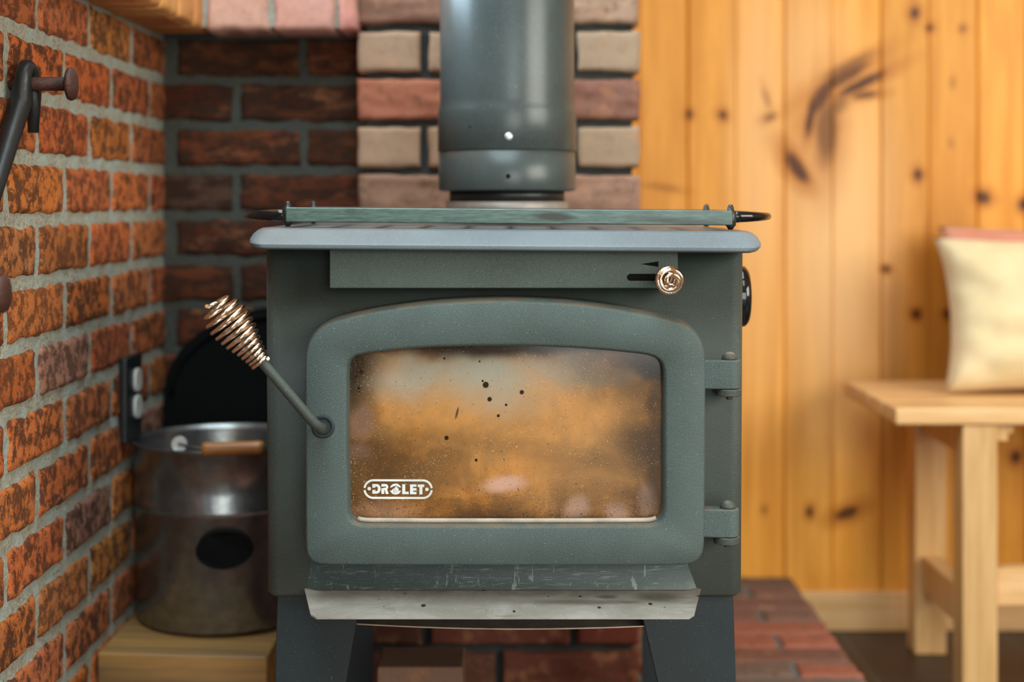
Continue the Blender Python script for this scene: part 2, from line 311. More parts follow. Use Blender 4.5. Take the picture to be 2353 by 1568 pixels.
# ------------------------------------------------------------------ mesh building
class MB:
    def __init__(s): s.v = []; s.f = []; s.t = []; s.smooth = []
    def add(s, vs, fs, tint=(.5, .5, .5, 1), sm=False):
        k = len(s.v); s.v += [tuple(v) for v in vs]
        for f in fs: s.f.append([i+k for i in f]); s.t.append(tint); s.smooth.append(sm)
    def box(s, a, b, tint=(.5, .5, .5, 1), taper=None):
        x0, y0, z0 = a; x1, y1, z1 = b
        vs = [(x0, y0, z0), (x1, y0, z0), (x1, y1, z0), (x0, y1, z0), (x0, y0, z1), (x1, y0, z1), (x1, y1, z1), (x0, y1, z1)]
        s.add(vs, [(3, 2, 1, 0), (4, 5, 6, 7), (0, 1, 5, 4), (1, 2, 6, 5), (2, 3, 7, 6), (3, 0, 4, 7)], tint)
    def hexa(s, vs, tint=(.5, .5, .5, 1)):  # 8 corners, same order as box
        s.add(vs, [(3, 2, 1, 0), (4, 5, 6, 7), (0, 1, 5, 4), (1, 2, 6, 5), (2, 3, 7, 6), (3, 0, 4, 7)], tint)
    def rings(s, rings, cap0=True, cap1=True, sm=True, closed=True, tint=(.5, .5, .5, 1)):
        n = len(rings[0]); vs = [v for r in rings for v in r]; fs = []
        for i in range(len(rings)-1):
            for j in range(n if closed else n-1):
                a = i*n+j; b = i*n+(j+1) % n; fs.append((a, b, b+n, a+n))
        k = len(s.v); s.add(vs, fs, tint, sm)
        for on, i, rev in ((cap0, 0, True), (cap1, len(rings)-1, False)):
            if on:
                f = [k+i*n+j for j in range(n)]
                s.f.append(f[::-1] if rev else f); s.t.append(tint); s.smooth.append(False)
    def tube(s, pts, r, seg=10, caps=True):
        pts = [Vector(p) for p in pts]; rs = r if isinstance(r, (list, tuple)) else [r]*len(pts)
        up = None; rings = []
        for i, p in enumerate(pts):
            t = (pts[min(i+1, len(pts)-1)]-pts[max(i-1, 0)]).normalized()
            if up is None:
                up = Vector((0, 0, 1)) if abs(t.z) < .9 else Vector((1, 0, 0))
            u = (up-t*up.dot(t)).normalized(); up = u; w = t.cross(u)
            rings.append([p+(u*math.cos(a)+w*math.sin(a))*rs[i] for a in [2*PI*k/seg for k in range(seg)]])
        s.rings(rings, caps, caps)
    def lathe(s, prof, c, axis='Z', seg=48, caps=(True, True)):
        """prof: list of (radius, height)"""
        rings = []
        for r, h in prof:
            ring = []
            for k in range(seg):
                a = 2*PI*k/seg; u, v = r*math.cos(a), r*math.sin(a)
                ring.append({'Z': (c[0]+u, c[1]+v, c[2]+h), 'X': (c[0]+h, c[1]+u, c[2]+v), 'Y': (c[0]+u, c[1]+h, c[2]-v)}[axis])
            rings.append(ring)
        s.rings(rings, *caps)
    def prism(s, poly, y0, y1, tint=(.5, .5, .5, 1)):
        """poly: list of (x, z), extruded from y0 (front) to y1"""
        s.rings([[(x, y0, z) for x, z in poly], [(x, y1, z) for x, z in poly]], True, True, False, tint=tint)
    def build(s, name, mat, parent=None, origin=None, bevel=0, seg=2, sub=0, angle=32):
        par_o = Vector(parent['o']) if parent is not None else None
        o_ = par_o if par_o is not None else Vector(origin or (0, 0, 0))
        me = bpy.data.meshes.new(name)
        me.from_pydata([tuple(Vector(v)-o_) for v in s.v], [], s.f); me.update()
        bm = bmesh.new(); bm.from_mesh(me); bmesh.ops.recalc_face_normals(bm, faces=bm.faces); bm.to_mesh(me); bm.free()
        ca = me.color_attributes.new('tint', 'FLOAT_COLOR', 'CORNER')
        for p in me.polygons:
            for li in p.loop_indices: ca.data[li].color = s.t[p.index]
            p.use_smooth = s.smooth[p.index]
        me.materials.append(mat)
        o = bpy.data.objects.new(name, me); COL.objects.link(o)
        if parent is not None: o.parent = parent
        else: o.location = o_
        o['o'] = tuple(o_)
        if bevel:
            b = o.modifiers.new('bevel', 'BEVEL'); b.width = bevel; b.segments = seg; b.limit_method = 'ANGLE'
            b.angle_limit = math.radians(angle); b.harden_normals = False
            for p in me.polygons: p.use_smooth = True
            w = o.modifiers.new('wn', 'WEIGHTED_NORMAL'); w.keep_sharp = False
        if sub:
            u = o.modifiers.new('sub', 'SUBSURF'); u.levels = sub; u.render_levels = sub
        return o
def thing(name, loc, label, cat, group=None):
    o = bpy.data.objects.new(name, None); COL.objects.link(o); o.location = loc; o.empty_display_size = .05
    o['o'] = tuple(loc); o['label'] = label; o['category'] = cat
    if group: o['group'] = group
    return o
def tag(o, label, cat, group=None):
    o['label'] = label; o['category'] = cat
    if group: o['group'] = group
    return o
def struct(o): o['kind'] = 'structure'; return o

# ------------------------------------------------------------------ room shell
XL, XR, YB = -2.15, 2.3, -3.0
b = MB(); b.box((XL-.1, YB-.1, -.05), (XR+.1, YW+.1, 0)); struct(b.build('floor', M['floor_tile']))
b = MB(); kx0, kx1, ky0, ky1 = -.78, .48, -.33, 2.13
b.box((XL-.1, YB-.1, 2.45), (kx0, YW+.1, 2.5)); b.box((kx1, YB-.1, 2.45), (XR+.1, YW+.1, 2.5)); b.box((kx0, YB-.1, 2.45), (kx1, ky0, 2.5)); b.box((kx0, ky1, 2.45), (kx1, YW+.1, 2.5)); struct(b.build('ceiling', M['pine']))
# left wall with window opening (y .6..1.9, z 1.27..2.17)
def wall_x(name, x0, x1, y0, y1, oy0, oy1, oz0, oz1, mat):
    b = MB(); b.box((x0, y0, 0), (x1, y1, oz0)); b.box((x0, y0, oz1), (x1, y1, 2.45))
    b.box((x0, y0, oz0), (x1, oy0, oz1)); b.box((x0, oy1, oz0), (x1, y1, oz1)); return struct(b.build(name, mat))
wall_x('wall_left', XL-.1, XL, YB, YW, .98, 2.52, 1.14, 2.30, M['pine'])
wall_x('wall_right', XR, XR+.1, YB, YW, -.75, .85, .83, 2.07, M['pine'])
b = MB(); b.box((XL, YB-.1, 0), (.05, YB, 2.45)); b.box((1.85, YB-.1, 0), (XR, YB, 2.45)); b.box((.05, YB-.1, 2.10), (1.85, YB, 2.45))
struct(b.build('wall_rear', M['pine']))
def frame(name, pts, axis, d0, d1, bars):
    (u0, u1, z0, z1) = pts; b = MB(); t = .05
    def bx(a0, a1, c0, c1):
        if axis == 'X': b.box((d0, a0, c0), (d1, a1, c1))
        else: b.box((a0, d0, c0), (a1, d1, c1))
    bx(u0, u1, z0, z0+t); bx(u0, u1, z1-t, z1); bx(u0, u0+t, z0+t, z1-t); bx(u1-t, u1, z0+t, z1-t)
    for i in range(1, bars): u = u0+(u1-u0)*i/bars; bx(u-.02, u+.02, z0+t, z1-t)
    return struct(b.build(name, M['bench']))
frame('window_1', (.98, 2.52, 1.14, 2.30), 'X', XL-.02, XL+.03, 2)
frame('window_2', (-.75, .85, .83, 2.07), 'X', XR-.03, XR+.02, 3)
frame('door_1', (.05, 1.85, 0, 2.10), 'Y', YB+.08, YB+.12, 3)
# pine board wall behind: boards with V grooves
random.seed(4)
b = MB(); edges = [1468, 1578, 1690, 1799, 1912, 2025, 2135, 2243, 2353]
pitch = 111*kk
x = WX(1468, YW)
while x > XL: x -= pitch
i = 0; x0 = x
while x < XR:
    xa, xb = max(x, XL), min(x+pitch, XR); g = .0050 if (round((x-WX(1578, YW))/pitch) % 2 == 0) else .0030
    tn = (random.random(), random.random(), random.random(), 1)
    d = .0075 if g > .004 else .004
    b.rings([[(xa, YW+d, z), (xa+g, YW, z), (xb-.0022, YW, z), (xb, YW+.0025, z), (xb, YW+.03, z), (xa, YW+.03, z)] for z in (.0, 2.45)], True, True, False, tint=tn)
    x += pitch
struct(b.build('wall_back', M['pine_wall']))
b = MB(); b.box((.521, YW-.014, 0), (XR, YW+.001, .0735), (.5, .3, .6, 1)); struct(b.build('baseboard_back', M['bench_top'], bevel=.003))

# ------------------------------------------------------------------ brickwork
def brick_block(b, origin, U, V, N, lu, lv, tint, rough=.0016, res=.0045, depth=.03, chip=.004, freq=55, seed=0, lay=0, ew=.006):
    """one brick: a displaced slab; origin = lower corner of its face; U along length, V along height, N outwards"""
    nu = max(4, int(lu/res)); nv = max(4, int(lv/res)); vs = []; fs = []
    for j in range(nv+1):
        for i in range(nu+1):
            u = lu*i/nu; v = lv*j/nv
            p = origin+U*u+V*v; q = (p+Vector((seed*3.1, seed*1.7, 0)))
            e = min(u, lu-u, v, lv-v)
            d = mn.noise(q*freq)*rough + mn.noise(q*freq*2.9)*rough*.5
            if lay: d += mn.noise(Vector((q.x*14, q.y*14, q.z*70)))*lay
            if e < ew: d -= (1-e/ew)**2*.0035
            eu = mn.noise(q*38)*chip; ev = mn.noise(q*38+Vector((9, 9, 9)))*chip
            k = max(0, 1-e/.012)
            vs.append(p+N*d+U*eu*k+V*ev*k)
    w = nu+1
    for j in range(nv):
        for i in range(nu): a = j*w+i; fs.append((a, a+1, a+1+w, a+w))
    loop = [i for i in range(w)]+[j*w+nu for j in range(1, nv+1)]+[nv*w+i for i in range(nu-1, -1, -1)]+[j*w for j in range(nv-1, 0, -1)]
    k0 = len(vs)
    for i in loop: vs.append(vs[i]-N*depth)
    L = len(loop)
    for i in range(L): fs.append((loop[i], loop[(i+1) % L], k0+(i+1) % L, k0+i))
    b.add(vs, fs, tint, True)
def mortar_sheet(b, origin, U, V, N, lu, lv, res, amp, freq, depth):
    nu = int(lu/res); nv = int(lv/res); vs = []; fs = []; w = nu+1
    for j in range(nv+1):
        for i in range(nu+1):
            p = origin+U*(lu*i/nu)+V*(lv*j/nv)
            d = mn.noise(p*freq)*amp+mn.noise(p*freq*3.3)*amp*.6
            vs.append(p+N*d)
    for j in range(nv):
        for i in range(nu): a = j*w+i; fs.append((a, a+1, a+1+w, a+w))
    b.add(vs, fs, (.5, .5, .5, 1), True)
X3, Y3, Z3 = Vector((1, 0, 0)), Vector((0, 1, 0)), Vector((0, 0, 1))
XB = -.5216; YR = 2.136; ZL0 = 1.05
rnd = random.Random(11)
# left brick wall: its face looks to +X
b = MB(); ms = MB(); zb = .8506; pit = .067; bed = .0135; y_start = 1.20
k = -12
for k in range(-12, 4):
    z0 = zb+(k-1)*pit+bed/2; z1 = z0+pit-bed
    if z0 < .10: continue
    if z1 > 1.08: continue
    off = 1.475 if k % 2 == 0 else 1.572
    n0 = -2
    for j in range(-2, 5):
        ya = off+.193*j+.008; yb = off+.193*(j+1)-.008
        ya = max(ya, y_start); yb = min(yb, YR+.01)
        if yb-ya < .02: continue
        r = rnd.random(); g = rnd.random()
        t = (.50+.14*r, .135+.05*g, .028+.025*rnd.random())
        dk = .8+.3*rnd.random()
        if rnd.random() < .05: t = (.42, .20, .14)
        brick_block(b, Vector((XB, yb, z0)), -Y3, Z3, X3, yb-ya, z1-z0, (t[0]*dk, t[1]*dk, t[2]*dk, .8+.2*rnd.random()), .0012, .0040, .05, .0035, 50, k*7+j, 0, .004)
wl = thing('brick_wall', (XB, 1.7, 0), 'low mottled orange brick wall with thick grey mortar on the left', 'wall')
b.build('bricks', M['brick_old'], wl)
mortar_sheet(ms, Vector((XB-.0030, YR+.02, .1)), -Y3, Z3, X3, YR+.02-y_start, 1.0, .005, .0017, 42, 0)
ms.box((XB-.10, y_start, 0), (XB-.012, YW, 1.17))
ms.build('mortar', M['mortar'], wl)
# recess wall
b = MB(); ms = MB()
for k in range(-11, 4):
    z0 = zb+(k-1)*pit+bed/2; z1 = z0+pit-bed
    if z0 < .10 or z1 > 1.08: continue
    off = -.3152 if k % 2 == 1 else -.4149+.0005
    off = -.4149 if k % 2 == 0 else -.3152
    for j in range(-2, 3):
        xa = off+.194*j+.006; xb = off+.194*(j+1)-.006
        xa = max(xa, XB-.01); xb = min(xb, -.215)
        if xb-xa < .02: continue
        dk = .16+.24*rnd.random(); t = (.34+.12*rnd.random(), .080+.03*rnd.random(), .035)  # dk puts the shade of the recess into the brick tint
        if k == 0 and j == -1: t = (.40, .22, .15)
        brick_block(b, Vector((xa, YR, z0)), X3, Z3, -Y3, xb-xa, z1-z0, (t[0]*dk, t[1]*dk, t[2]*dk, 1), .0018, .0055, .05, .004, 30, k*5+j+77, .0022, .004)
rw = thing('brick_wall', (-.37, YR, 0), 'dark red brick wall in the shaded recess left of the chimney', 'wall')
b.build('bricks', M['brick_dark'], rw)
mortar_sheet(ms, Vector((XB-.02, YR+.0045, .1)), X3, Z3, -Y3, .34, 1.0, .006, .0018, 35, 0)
ms.box((XB, YR+.012, 0), (-.21, YW, 1.17)); ms.build('mortar', M['mortar_shaded'], rw)
# ledge of upright bricks on top of both walls
b = MB(); ms = MB(); YF = 2.05; XF = -.447; zl1 = 1.165
for i, (xa, xb) in enumerate(((-.440, -.352), (-.344, -.258), (-.2515, -.2255))):
    t = [(.62, .36, .28), (.66, .34, .28), (.66, .28, .23)][i]
    brick_block(b, Vector((xa, YF, ZL0)), X3, Z3, -Y3, xb-xa, zl1-ZL0, (*t, .35), .0012, .004, .08, .003, 50, i+5)
    b.box((xa, YF+.02, ZL0), (xb, YR+.08, zl1), (*t, .3))
yy = YF+.05
i = 0
while yy > 1.25:
    ya = yy-.086; t = (.62, .26, .09)
    brick_block(b, Vector((XF, yy, ZL0)), -Y3, Z3, X3, .086, zl1-ZL0, (t[0]+rnd.random()*.06, t[1]+rnd.random()*.05, t[2], .5), .0015, .004, .08, .003, 50, i+25)
    b.box((XF-.14, ya, ZL0), (XF-.02, yy, zl1), (*t, .4)); yy -= .096; i += 1
ld = thing('brick_ledge', (-.4, YR, ZL0), 'projecting ledge of upright pinkish bricks over the dark recess', 'ledge')
b.build('bricks', M['brick_smooth'], ld)
ms.box((XF-.15, 1.2, ZL0+.004), (XF-.006, YR+.1, zl1-.004)); ms.box((XF-.1, YF+.006, ZL0+.004), (-.2255, YR+.1, zl1-.004))
ms.build('mortar', M['mortar'], ld)

# chimney behind the pipe
b = MB(); ms = MB(); YC = 2.06; cx0, cx1 = WX(824, YC), WX(1470, YC); zt = WZ(72, YC); cp = 110*YC/F
brown, beige, red, dred, tan = (.26, .13, .09), (.42, .29, .20), (.36, .12, .075), (.24, .095, .065), (.44, .28, .19)
special = {('C', 0): (.40, .14, .085), ('C', 1): (.22, .10, .075), ('A', 0): (.23, .115, .08), ('A', 1): (.34, .22, .15), ('E', 0): (.30, .17, .12), ('E', 1): (.33, .19, .14)}
names = {-1: 'A', 0: 'B', 1: 'C', 2: 'D', 3: 'E'}
for k in range(-20, 15):
    z1 = zt-k*cp; z0 = z1-92*YC/F
    if z1 < .12: continue
    z0 = max(z0, .1005)
    if z1 > 2.45: continue
    nm = names.get(k, '')
    if k % 2:   # two stretchers
        m = (cx0+cx1)/2; spans = [(cx0, m-.006), (m+.006, cx1)]
    else:
        h = 142*YC/F; spans = [(cx0, cx0+h), (cx0+h+.0125, cx1-h-.0125), (cx1-h, cx1)]
    for j, (xa, xb) in enumerate(spans):
        if nm in ('C', 'A', 'E'): t = special[(nm, j)]
        elif nm in ('B', 'D'): t = (.40, .265, .18) if j != 2 else (.35, .25, .17)
        else: t = [(.30, .10, .06), (.36, .2, .14), (.26, .10, .07)][(k*3+j) % 3]
        if k > 9: t = (.075+.03*j, .026, .018)  # shade under the stove put into the colour of the lowest courses
        jx = 2.*kk*rnd.uniform(-1, 1)
        if nm == 'D' and j == 2: xa += .0
        brick_block(b, Vector((xa+jx, YC, z0)), X3, Z3, -Y3, xb-xa, z1-z0, (*t, .8 if k % 2 else .35), .0008 if k % 2 == 0 else .0022, .004, .06, .0022, 34, k*3+j, .0024 if k % 2 else .0004, .0022)
        if k in (-1, 0, 1, 2, 3) and j in (0, len(spans)-1):
            pass
for k in range(-20, 15):
    z1 = zt-k*cp; z0 = max(z1-92*YC/F, .1005)
    if z1 < .12 or z1 > 2.45: continue
    yy = YC+.062+(.0 if k % 2 else .10)
    if k % 2 == 0: b.box((cx1-.03, YC+.063, z0), (cx1, YC+.150, z1), (.34, .2, .13, .5))
    while yy < YW-.03:
        ye = min(yy+.195, YW-.004)
        tt = rnd.choice([(.24, .095, .065), (.34, .21, .14), (.28, .12, .08)])
        brick_block(b, Vector((cx1, yy+.004, z0)), Y3, Z3, X3, ye-yy-.012, z1-z0, (*tt, .7), .001, .009, .04, .002, 34, k*3, 0, .003); yy = ye
ch = thing('brick_chimney', ((cx0+cx1)/2, YC+.2, 0), 'brick chimney with dark raked joints directly behind the stove pipe', 'chimney')
b.build('bricks', M['brick_smooth'], ch)
ms.box((cx0+.010, YC+.013, .1), (cx1-.010, YW-.002, 2.449)); ms.build('mortar', M['mortar_dark'], ch)

# hearth of bricks on edge
HX = .5205; b = MB(); ms = MB(); rp = .0715; y = YW; i = 0
while y > 1.06:
    xx = HX-(.10 if i % 2 else .0); first = True
    xe = HX
    while xe > (-.32 if y < 2.06 else cx1+.03):
        L = .10 if (first and i % 2) else .205
        xs = xe-L if y < 2.055 else max(xe-L, cx1+.005); L = xe-xs
        if L < .03: break
        c = rnd.choice([(.36, .12, .075), (.42, .16, .11), (.24, .12, .085), (.17, .12, .095), (.40, .13, .085), (.20, .09, .065)])
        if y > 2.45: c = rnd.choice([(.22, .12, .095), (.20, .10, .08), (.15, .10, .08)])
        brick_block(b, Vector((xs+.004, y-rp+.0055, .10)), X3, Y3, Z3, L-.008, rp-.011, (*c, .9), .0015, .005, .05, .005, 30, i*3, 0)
        b.box((xs+.008, y-rp+.008, .045), (xe-.008, y-.006, .0965), (*c, .9))
        xe = xs; first = False
    y -= rp; i += 1
ht = thing('brick_hearth', (0, 1.9, 0), 'raised hearth of red and brown bricks laid on edge under the stove', 'hearth')
b.build('bricks', M['brick_smooth'], ht)
ms.box((XB+.004, 1.06, 0), (HX-.006, YC-.004, .0955)); ms.box((cx1+.004, YC-.004, 0), (HX-.006, YW-.015, .0955)); pass; ms.build('mortar', M['mortar_hearth'], ht)

# ------------------------------------------------------------------ stove
YS = 1.50
st = thing('wood_stove', (-.011, 1.72, .10), 'dark grey-green cast wood stove with arched glass door, centre of the hearth', 'stove')
bx0, bx1 = WX(607, YS), WX(1711, YS); bz0, bz1 = WZ(1374, YS), .7545
def rrect(x0, x1, y0, y1, r, n=6, z=0, rb=None):
    pts = []
    for cx, cy, a0 in ((x1-r, y0+r, -PI/2), (x1-r, y1-r, 0), (x0+r, y1-r, PI/2), (x0+r, y0+r, PI)):
        for i in range(n+1): a = a0+PI/2*i/n; pts.append((cx+r*math.cos(a), cy+r*math.sin(a), z))
    return pts
b = MB(); tp = .0018
b.rings([rrect(bx0+tp+.004, bx1-tp-.004, YS+.004, 1.95, .012, 6, bz0), rrect(bx0+tp, bx1-tp, YS, 1.954, .014, 6, bz0+.004),
         rrect(bx0, bx1, YS, 1.954, .014, 6, bz1)])
body = b.build('firebox', M['body'], st)
# scuffed lower front, bent out towards the ash lip
b = MB(); rings = []
for t in range(9):
    u = t/8; py = 1288+u*(1357-1288); z = WZ(py, 1.492); yv = 1.4990-.0055*u**2.5
    xl, xr = WX(702+u*2, YS), WX(1590+u*14, YS)
    rings.append([(xl, YS+.001, z), (xl+.012, yv, z), (0, yv, z), (xr-.012, yv, z), (xr, YS+.001, z)])
b.rings(rings, False, False, True, closed=False); b.build('lower_front', M['lower'], st)
# ash lip: flat steel shelf
b = MB(); zl = WZ(1358, 1.492); y0 = 1.50; yf = WX and 1.418
zf = WZ(1420, yf)
pl = [(WX(697, 1.492), y0, zl), (WX(715, 1.43), yf+.008, zf+.001), (WX(727, yf), yf, zf), (WX(1584, yf), yf, zf), (WX(1594, 1.43), yf+.008, zf+.001), (WX(1612, 1.492), y0, zl)]
b.rings([pl, [(x, y, z-.0016) for x, y, z in pl]], True, True, False); b.build('ash_lip', M['lip'], st)
# top plate with bevelled front
b = MB()
def plate_ring(front, side, z, r): return rrect(WX(565, 1.44)+side, WX(1757, 1.44)-side, front, 1.99-side, r, 6, z)
rz = WZ(573.5, 1.44)
def pz(py): return WZ(py, 1.44)
zA1, zB1 = pz(565.5), WZ(531.5, 1.466)
def sl_(f): return zA1+(zB1-zA1)*f
rings = [plate_ring(1.446, .012, rz-.0022, .010), plate_ring(1.4405, .0075, rz-.0008, .012), plate_ring(1.440, .0048, rz+.0006, .013), plate_ring(1.440, .0022, zA1, .014),
         plate_ring(1.4412, .0013, sl_(.06), .014), plate_ring(1.448, 0, sl_(.33), .015), plate_ring(1.4585, .0015, sl_(.70), .016), plate_ring(1.465, .0050, sl_(.96), .017), plate_ring(1.469, .009, zB1+.0014, .018)]
ph = math.radians(.42)
def tilt(r): return [(x, y, z-x*math.sin(ph)) for x, y, z in r]
rings = [tilt(r) for r in rings]
b.rings(rings, True, True, False); tpo = b.build('top_plate', M['plate'], st, bevel=.0007)
ZT = WZ(530, 1.466)
def zt_at(x): return ZT+.0016-x*math.sin(ph)
# air control box with slot and arrow
YA = 1.462
b = MB(); ax0, ax1, az0, az1 = WX(757, YA), WX(1558, YA), WZ(663, YA), .7575
b.box((ax0, YA, az0), (ax1, YS+.01, az1)); ac = b.build('air_control_cover', M['control'], st, bevel=.0012)
b = MB(); r = 8*YA/F; sx0, sx1, sz = WX(1449, YA), WX(1545, YA), WZ(637.5, YA)
poly = [(sx0+r*math.cos(a), sz+r*math.sin(a)) for a in [PI/2+PI*i/10 for i in range(11)]]+[(sx1, sz-r), (sx1, sz+r)]
b.prism(poly, YA-.0003, YA+.004); b.build('slot', M['void'], ac)
b = MB(); b.prism([(WX(1473, YA), WZ(607, YA)), (WX(1513, YA), WZ(601, YA)), (WX(1513, YA), WZ(613.5, YA))], YA-.0003, YA+.004)
b.build('arrow_mark', M['void'], ac)
# spring knob of the air control
def coil(c, ax, prof, turns, wire, n=26, start=0):
    """prof(t)->(axial, radius)"""
    ax = ax.normalized(); u = ax.orthogonal().normalized(); w = ax.cross(u); pts = []
    N = int(turns*n)
    for i in range(N+1):
        t = i/N; h, r = prof(t); a = start+2*PI*turns*t
        pts.append(c+ax*h+(u*math.cos(a)+w*math.sin(a))*r)
    return pts
kc = W(1543, 648, 1.405)
b = MB(); ax = Vector((.03, -1, -.02))
def kp(t):
    h = .050*t; r = .0045+(.0122-.0045)*math.sin(min(1, t/.62)*PI/2) if t < .62 else .0122*math.cos((t-.62)/.38*PI/2*.84)
    return h, r
b.tube(coil(Vector((kc.x-.001, YA+.002-.012, kc.z+.001)), ax, kp, 6.2, .001), .0021, 8); kn = b.build('air_control_knob', M['chrome'], st)
b = MB(); b.tube([(kc.x-.001, YA+.003, kc.z+.001), (kc.x-.001, YA-.02, kc.z)], .0035); b.build('knob_rod', M['leg'], kn)
# door
YD = 1.447; YG = 1.4665
front = [(703, 850), (704.5, 812), (709.5, 791), (722, 770), (740, 754), (770, 741), (800, 733), (850, 722), (900, 713.5), (950, 706.5), (1000, 701), (1080, 696), (1160, 694.5), (1230, 696),
         (1300, 700), (1350, 705), (1400, 712), (1450, 720), (1500, 730), (1550, 742), (1578, 752), (1599, 769), (1611, 788), (1617, 810), (1619, 850),
         (1617.5, 1050), (1616, 1250), (1613, 1274), (1603, 1290), (1585, 1297.5), (1300, 1299), (1000, 1298), (735, 1297), (718, 1292), (708, 1280), (705, 1262), (704, 1050)]
inner = [(797, 870), (798, 845), (802, 833), (809, 824), (820, 818.5), (850, 813.5), (900, 807), (950, 802), (1000, 799), (1090, 796.5), (1160, 796), (1230, 797), (1300, 800), (1350, 803),
         (1400, 807), (1450, 812), (1485, 816), (1505, 822), (1518, 832), (1524, 845), (1526, 870), (1526, 1000), (1526, 1170), (1523, 1188), (1514, 1201), (1498, 1207.5), (1300, 1208.5),
         (1000, 1208.5), (835, 1207.5), (817, 1204), (805, 1195), (800, 1180), (797.5, 1030)]
dc = (1160, 1010)
def resample(poly, N=160):
    """points where rays from dc at fixed directions (shared) meet the outline"""
    out = []
    for k in range(N):
        s = k/N*4; e = int(s); f = (s-e)*2-1
        # rectangle-parametrised directions for even spacing along the long sides
        dx, dy = [(f, -.55), (1, f*.55), (-f, .55), (-1, -f*.55)][e]
        best = None
        for i in range(len(poly)):
            x1, y1 = poly[i][0]-dc[0], poly[i][1]-dc[1]; x2, y2 = poly[(i+1) % len(poly)][0]-dc[0], poly[(i+1) % len(poly)][1]-dc[1]
            ex, ey = x2-x1, y2-y1; den = dx*ey-dy*ex
            if abs(den) < 1e-9: continue
            t = (x1*ey-y1*ex)/den; q = (x1*dy-y1*dx)/den
            if t > 0 and -1e-6 <= q <= 1+1e-6 and (best is None or t > best): best = t
        out.append((dc[0]+dx*best, dc[1]+dy*best))
    return out
def smooth_poly(p, it=1):
    for _ in range(it):
        n = len(p); p = [((p[i-1][0]+2*p[i][0]+p[(i+1) % n][0])/4, (p[i-1][1]+2*p[i][1]+p[(i+1) % n][1])/4) for i in range(n)]
    return p
N = 240
fo = smooth_poly(resample(front, N), 2); fi = smooth_poly(resample(inner, N), 1)
def offs(p, d):
    n = len(p); out = []
    for i in range(n):
        tx, ty = p[(i+2) % n][0]-p[i-2][0], p[(i+2) % n][1]-p[i-2][1]; l = math.hypot(tx, ty) or 1
        out.append((p[i][0]+ty/l*d, p[i][1]-tx/l*d))
    return out
def ringW(p, Y, dy=0): return [tuple(W(x, y, YD)*1 + Vector((0, Y-YD, 0))) for x, y in p]
rg = []
for o_, y_ in ((9, YS-.0005), (7.6, 1.47), (3.6, 1.4525), (1.6, 1.4490), (-.4, 1.4477), (-3, YD)): rg.append(ringW(offs(fo, o_), y_))
rg.append(ringW(offs(fi, 8), YD)); rg.append(ringW(offs(fi, 4.5), 1.4478)); rg.append(ringW(offs(fi, 1.8), 1.4495)); rg.append(ringW(fi, 1.4525)); rg.append(ringW(offs(fi, -2), YG+.004))
b = MB(); b.rings(rg, False, False, True)
dr = b.build('door', M['door'], st)
# rope gasket line under the glass
gp = offs(fi, 1.0)
b = MB(); sel = [i for i in range(N) if gp[i][1] > 1203]
sel.sort(key=lambda i: gp[i][0])
pts = [W(gp[i][0], gp[i][1], YD)+Vector((0, .0115, .0030)) for i in sel]
b.tube(pts, .0024, 8); b.build('gasket', M['print'] if False else plain('pale_rope_gasket', (.42, .37, .31), .9, 0, (500, .6, .001)), dr)
b = MB(); gl = [W(x, y, YD)+Vector((0, YG-YD, 0)) for x, y in offs(fi, 3)]
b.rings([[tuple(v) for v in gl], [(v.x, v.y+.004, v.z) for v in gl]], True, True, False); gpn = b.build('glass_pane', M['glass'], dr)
# logo on the glass
b = MB(); YL = YG-.0003; q = YG/F
def Lp(cx, cy):
    x = 780+cx/7.353; y = 1060+cy/7.353; p = W(x, y, YL); return (p.x, p.z)
npoly = [0]
def poly(pts): npoly[0] += 1; b.prism([Lp(*p) for p in pts], YL-npoly[0]*1.2e-6, YL+.0002)
def strip(outer, inn):
    for i in range(len(outer)-1): poly([outer[i], outer[i+1], inn[i+1], inn[i]])
def arc(cx, cy, rx, ry, a0, a1, n=14): return [(cx+rx*math.cos(math.radians(a0+(a1-a0)*i/n)), cy+ry*math.sin(math.radians(a0+(a1-a0)*i/n))) for i in range(n+1)]
for sg, ca, cb in ((1, (572, 474), (1425, 474)),):
    R0, R1 = 166, 131
    # top half then bottom half, gaps at the two ends
    for s_, g in ((-1, 7), (1, 7)):
        o_ = arc(572, 474, R0, R0, 180-s_*g*(-1) if 0 else 180+(-s_)*g, 180+(-s_)*90) if 0 else None
    top_o = arc(572, 474, R0, R0, 187, 270)+arc(1410, 474+3, R0, R0, 270, 353); top_i = arc(572, 474, R1, R1, 187, 270)+arc(1410, 477, R1, R1, 270, 353)
    bot_o = arc(572, 474, R0, R0, 173, 90)+arc(1410, 477, R0, R0, 90, 7); bot_i = arc(572, 474, R1, R1, 173, 90)+arc(1410, 477, R1, R1, 90, 7)
    strip(top_o, top_i); strip(bot_o, bot_i)
for cx_ in ((503, 467), (1478, 480)): poly(arc(*cx_, 30, 30, 0, 345, 23))
# D (stencilled)
poly([(555, 388), (607, 388), (607, 452), (555, 452)]); poly([(555, 487), (607, 487), (607, 552), (555, 552)])
strip([(600, 388)]+arc(628, 470, 68, 82, -90, 90)+[(600, 552)], [(600, 432)]+arc(628, 470, 20, 38, -90, 90)+[(600, 508)])
# R
poly([(708, 388), (757, 388), (757, 432), (708, 432)]); poly([(708, 458), (757, 458), (757, 555), (708, 555)])
strip([(750, 388)]+arc(775, 438, 49, 50, -90, 80)+[(750, 487)], [(750, 428)]+arc(775, 440, 14, 12, -90, 80)+[(750, 452)])
poly([(762, 480), (806, 478), (832, 557), (783, 557)])
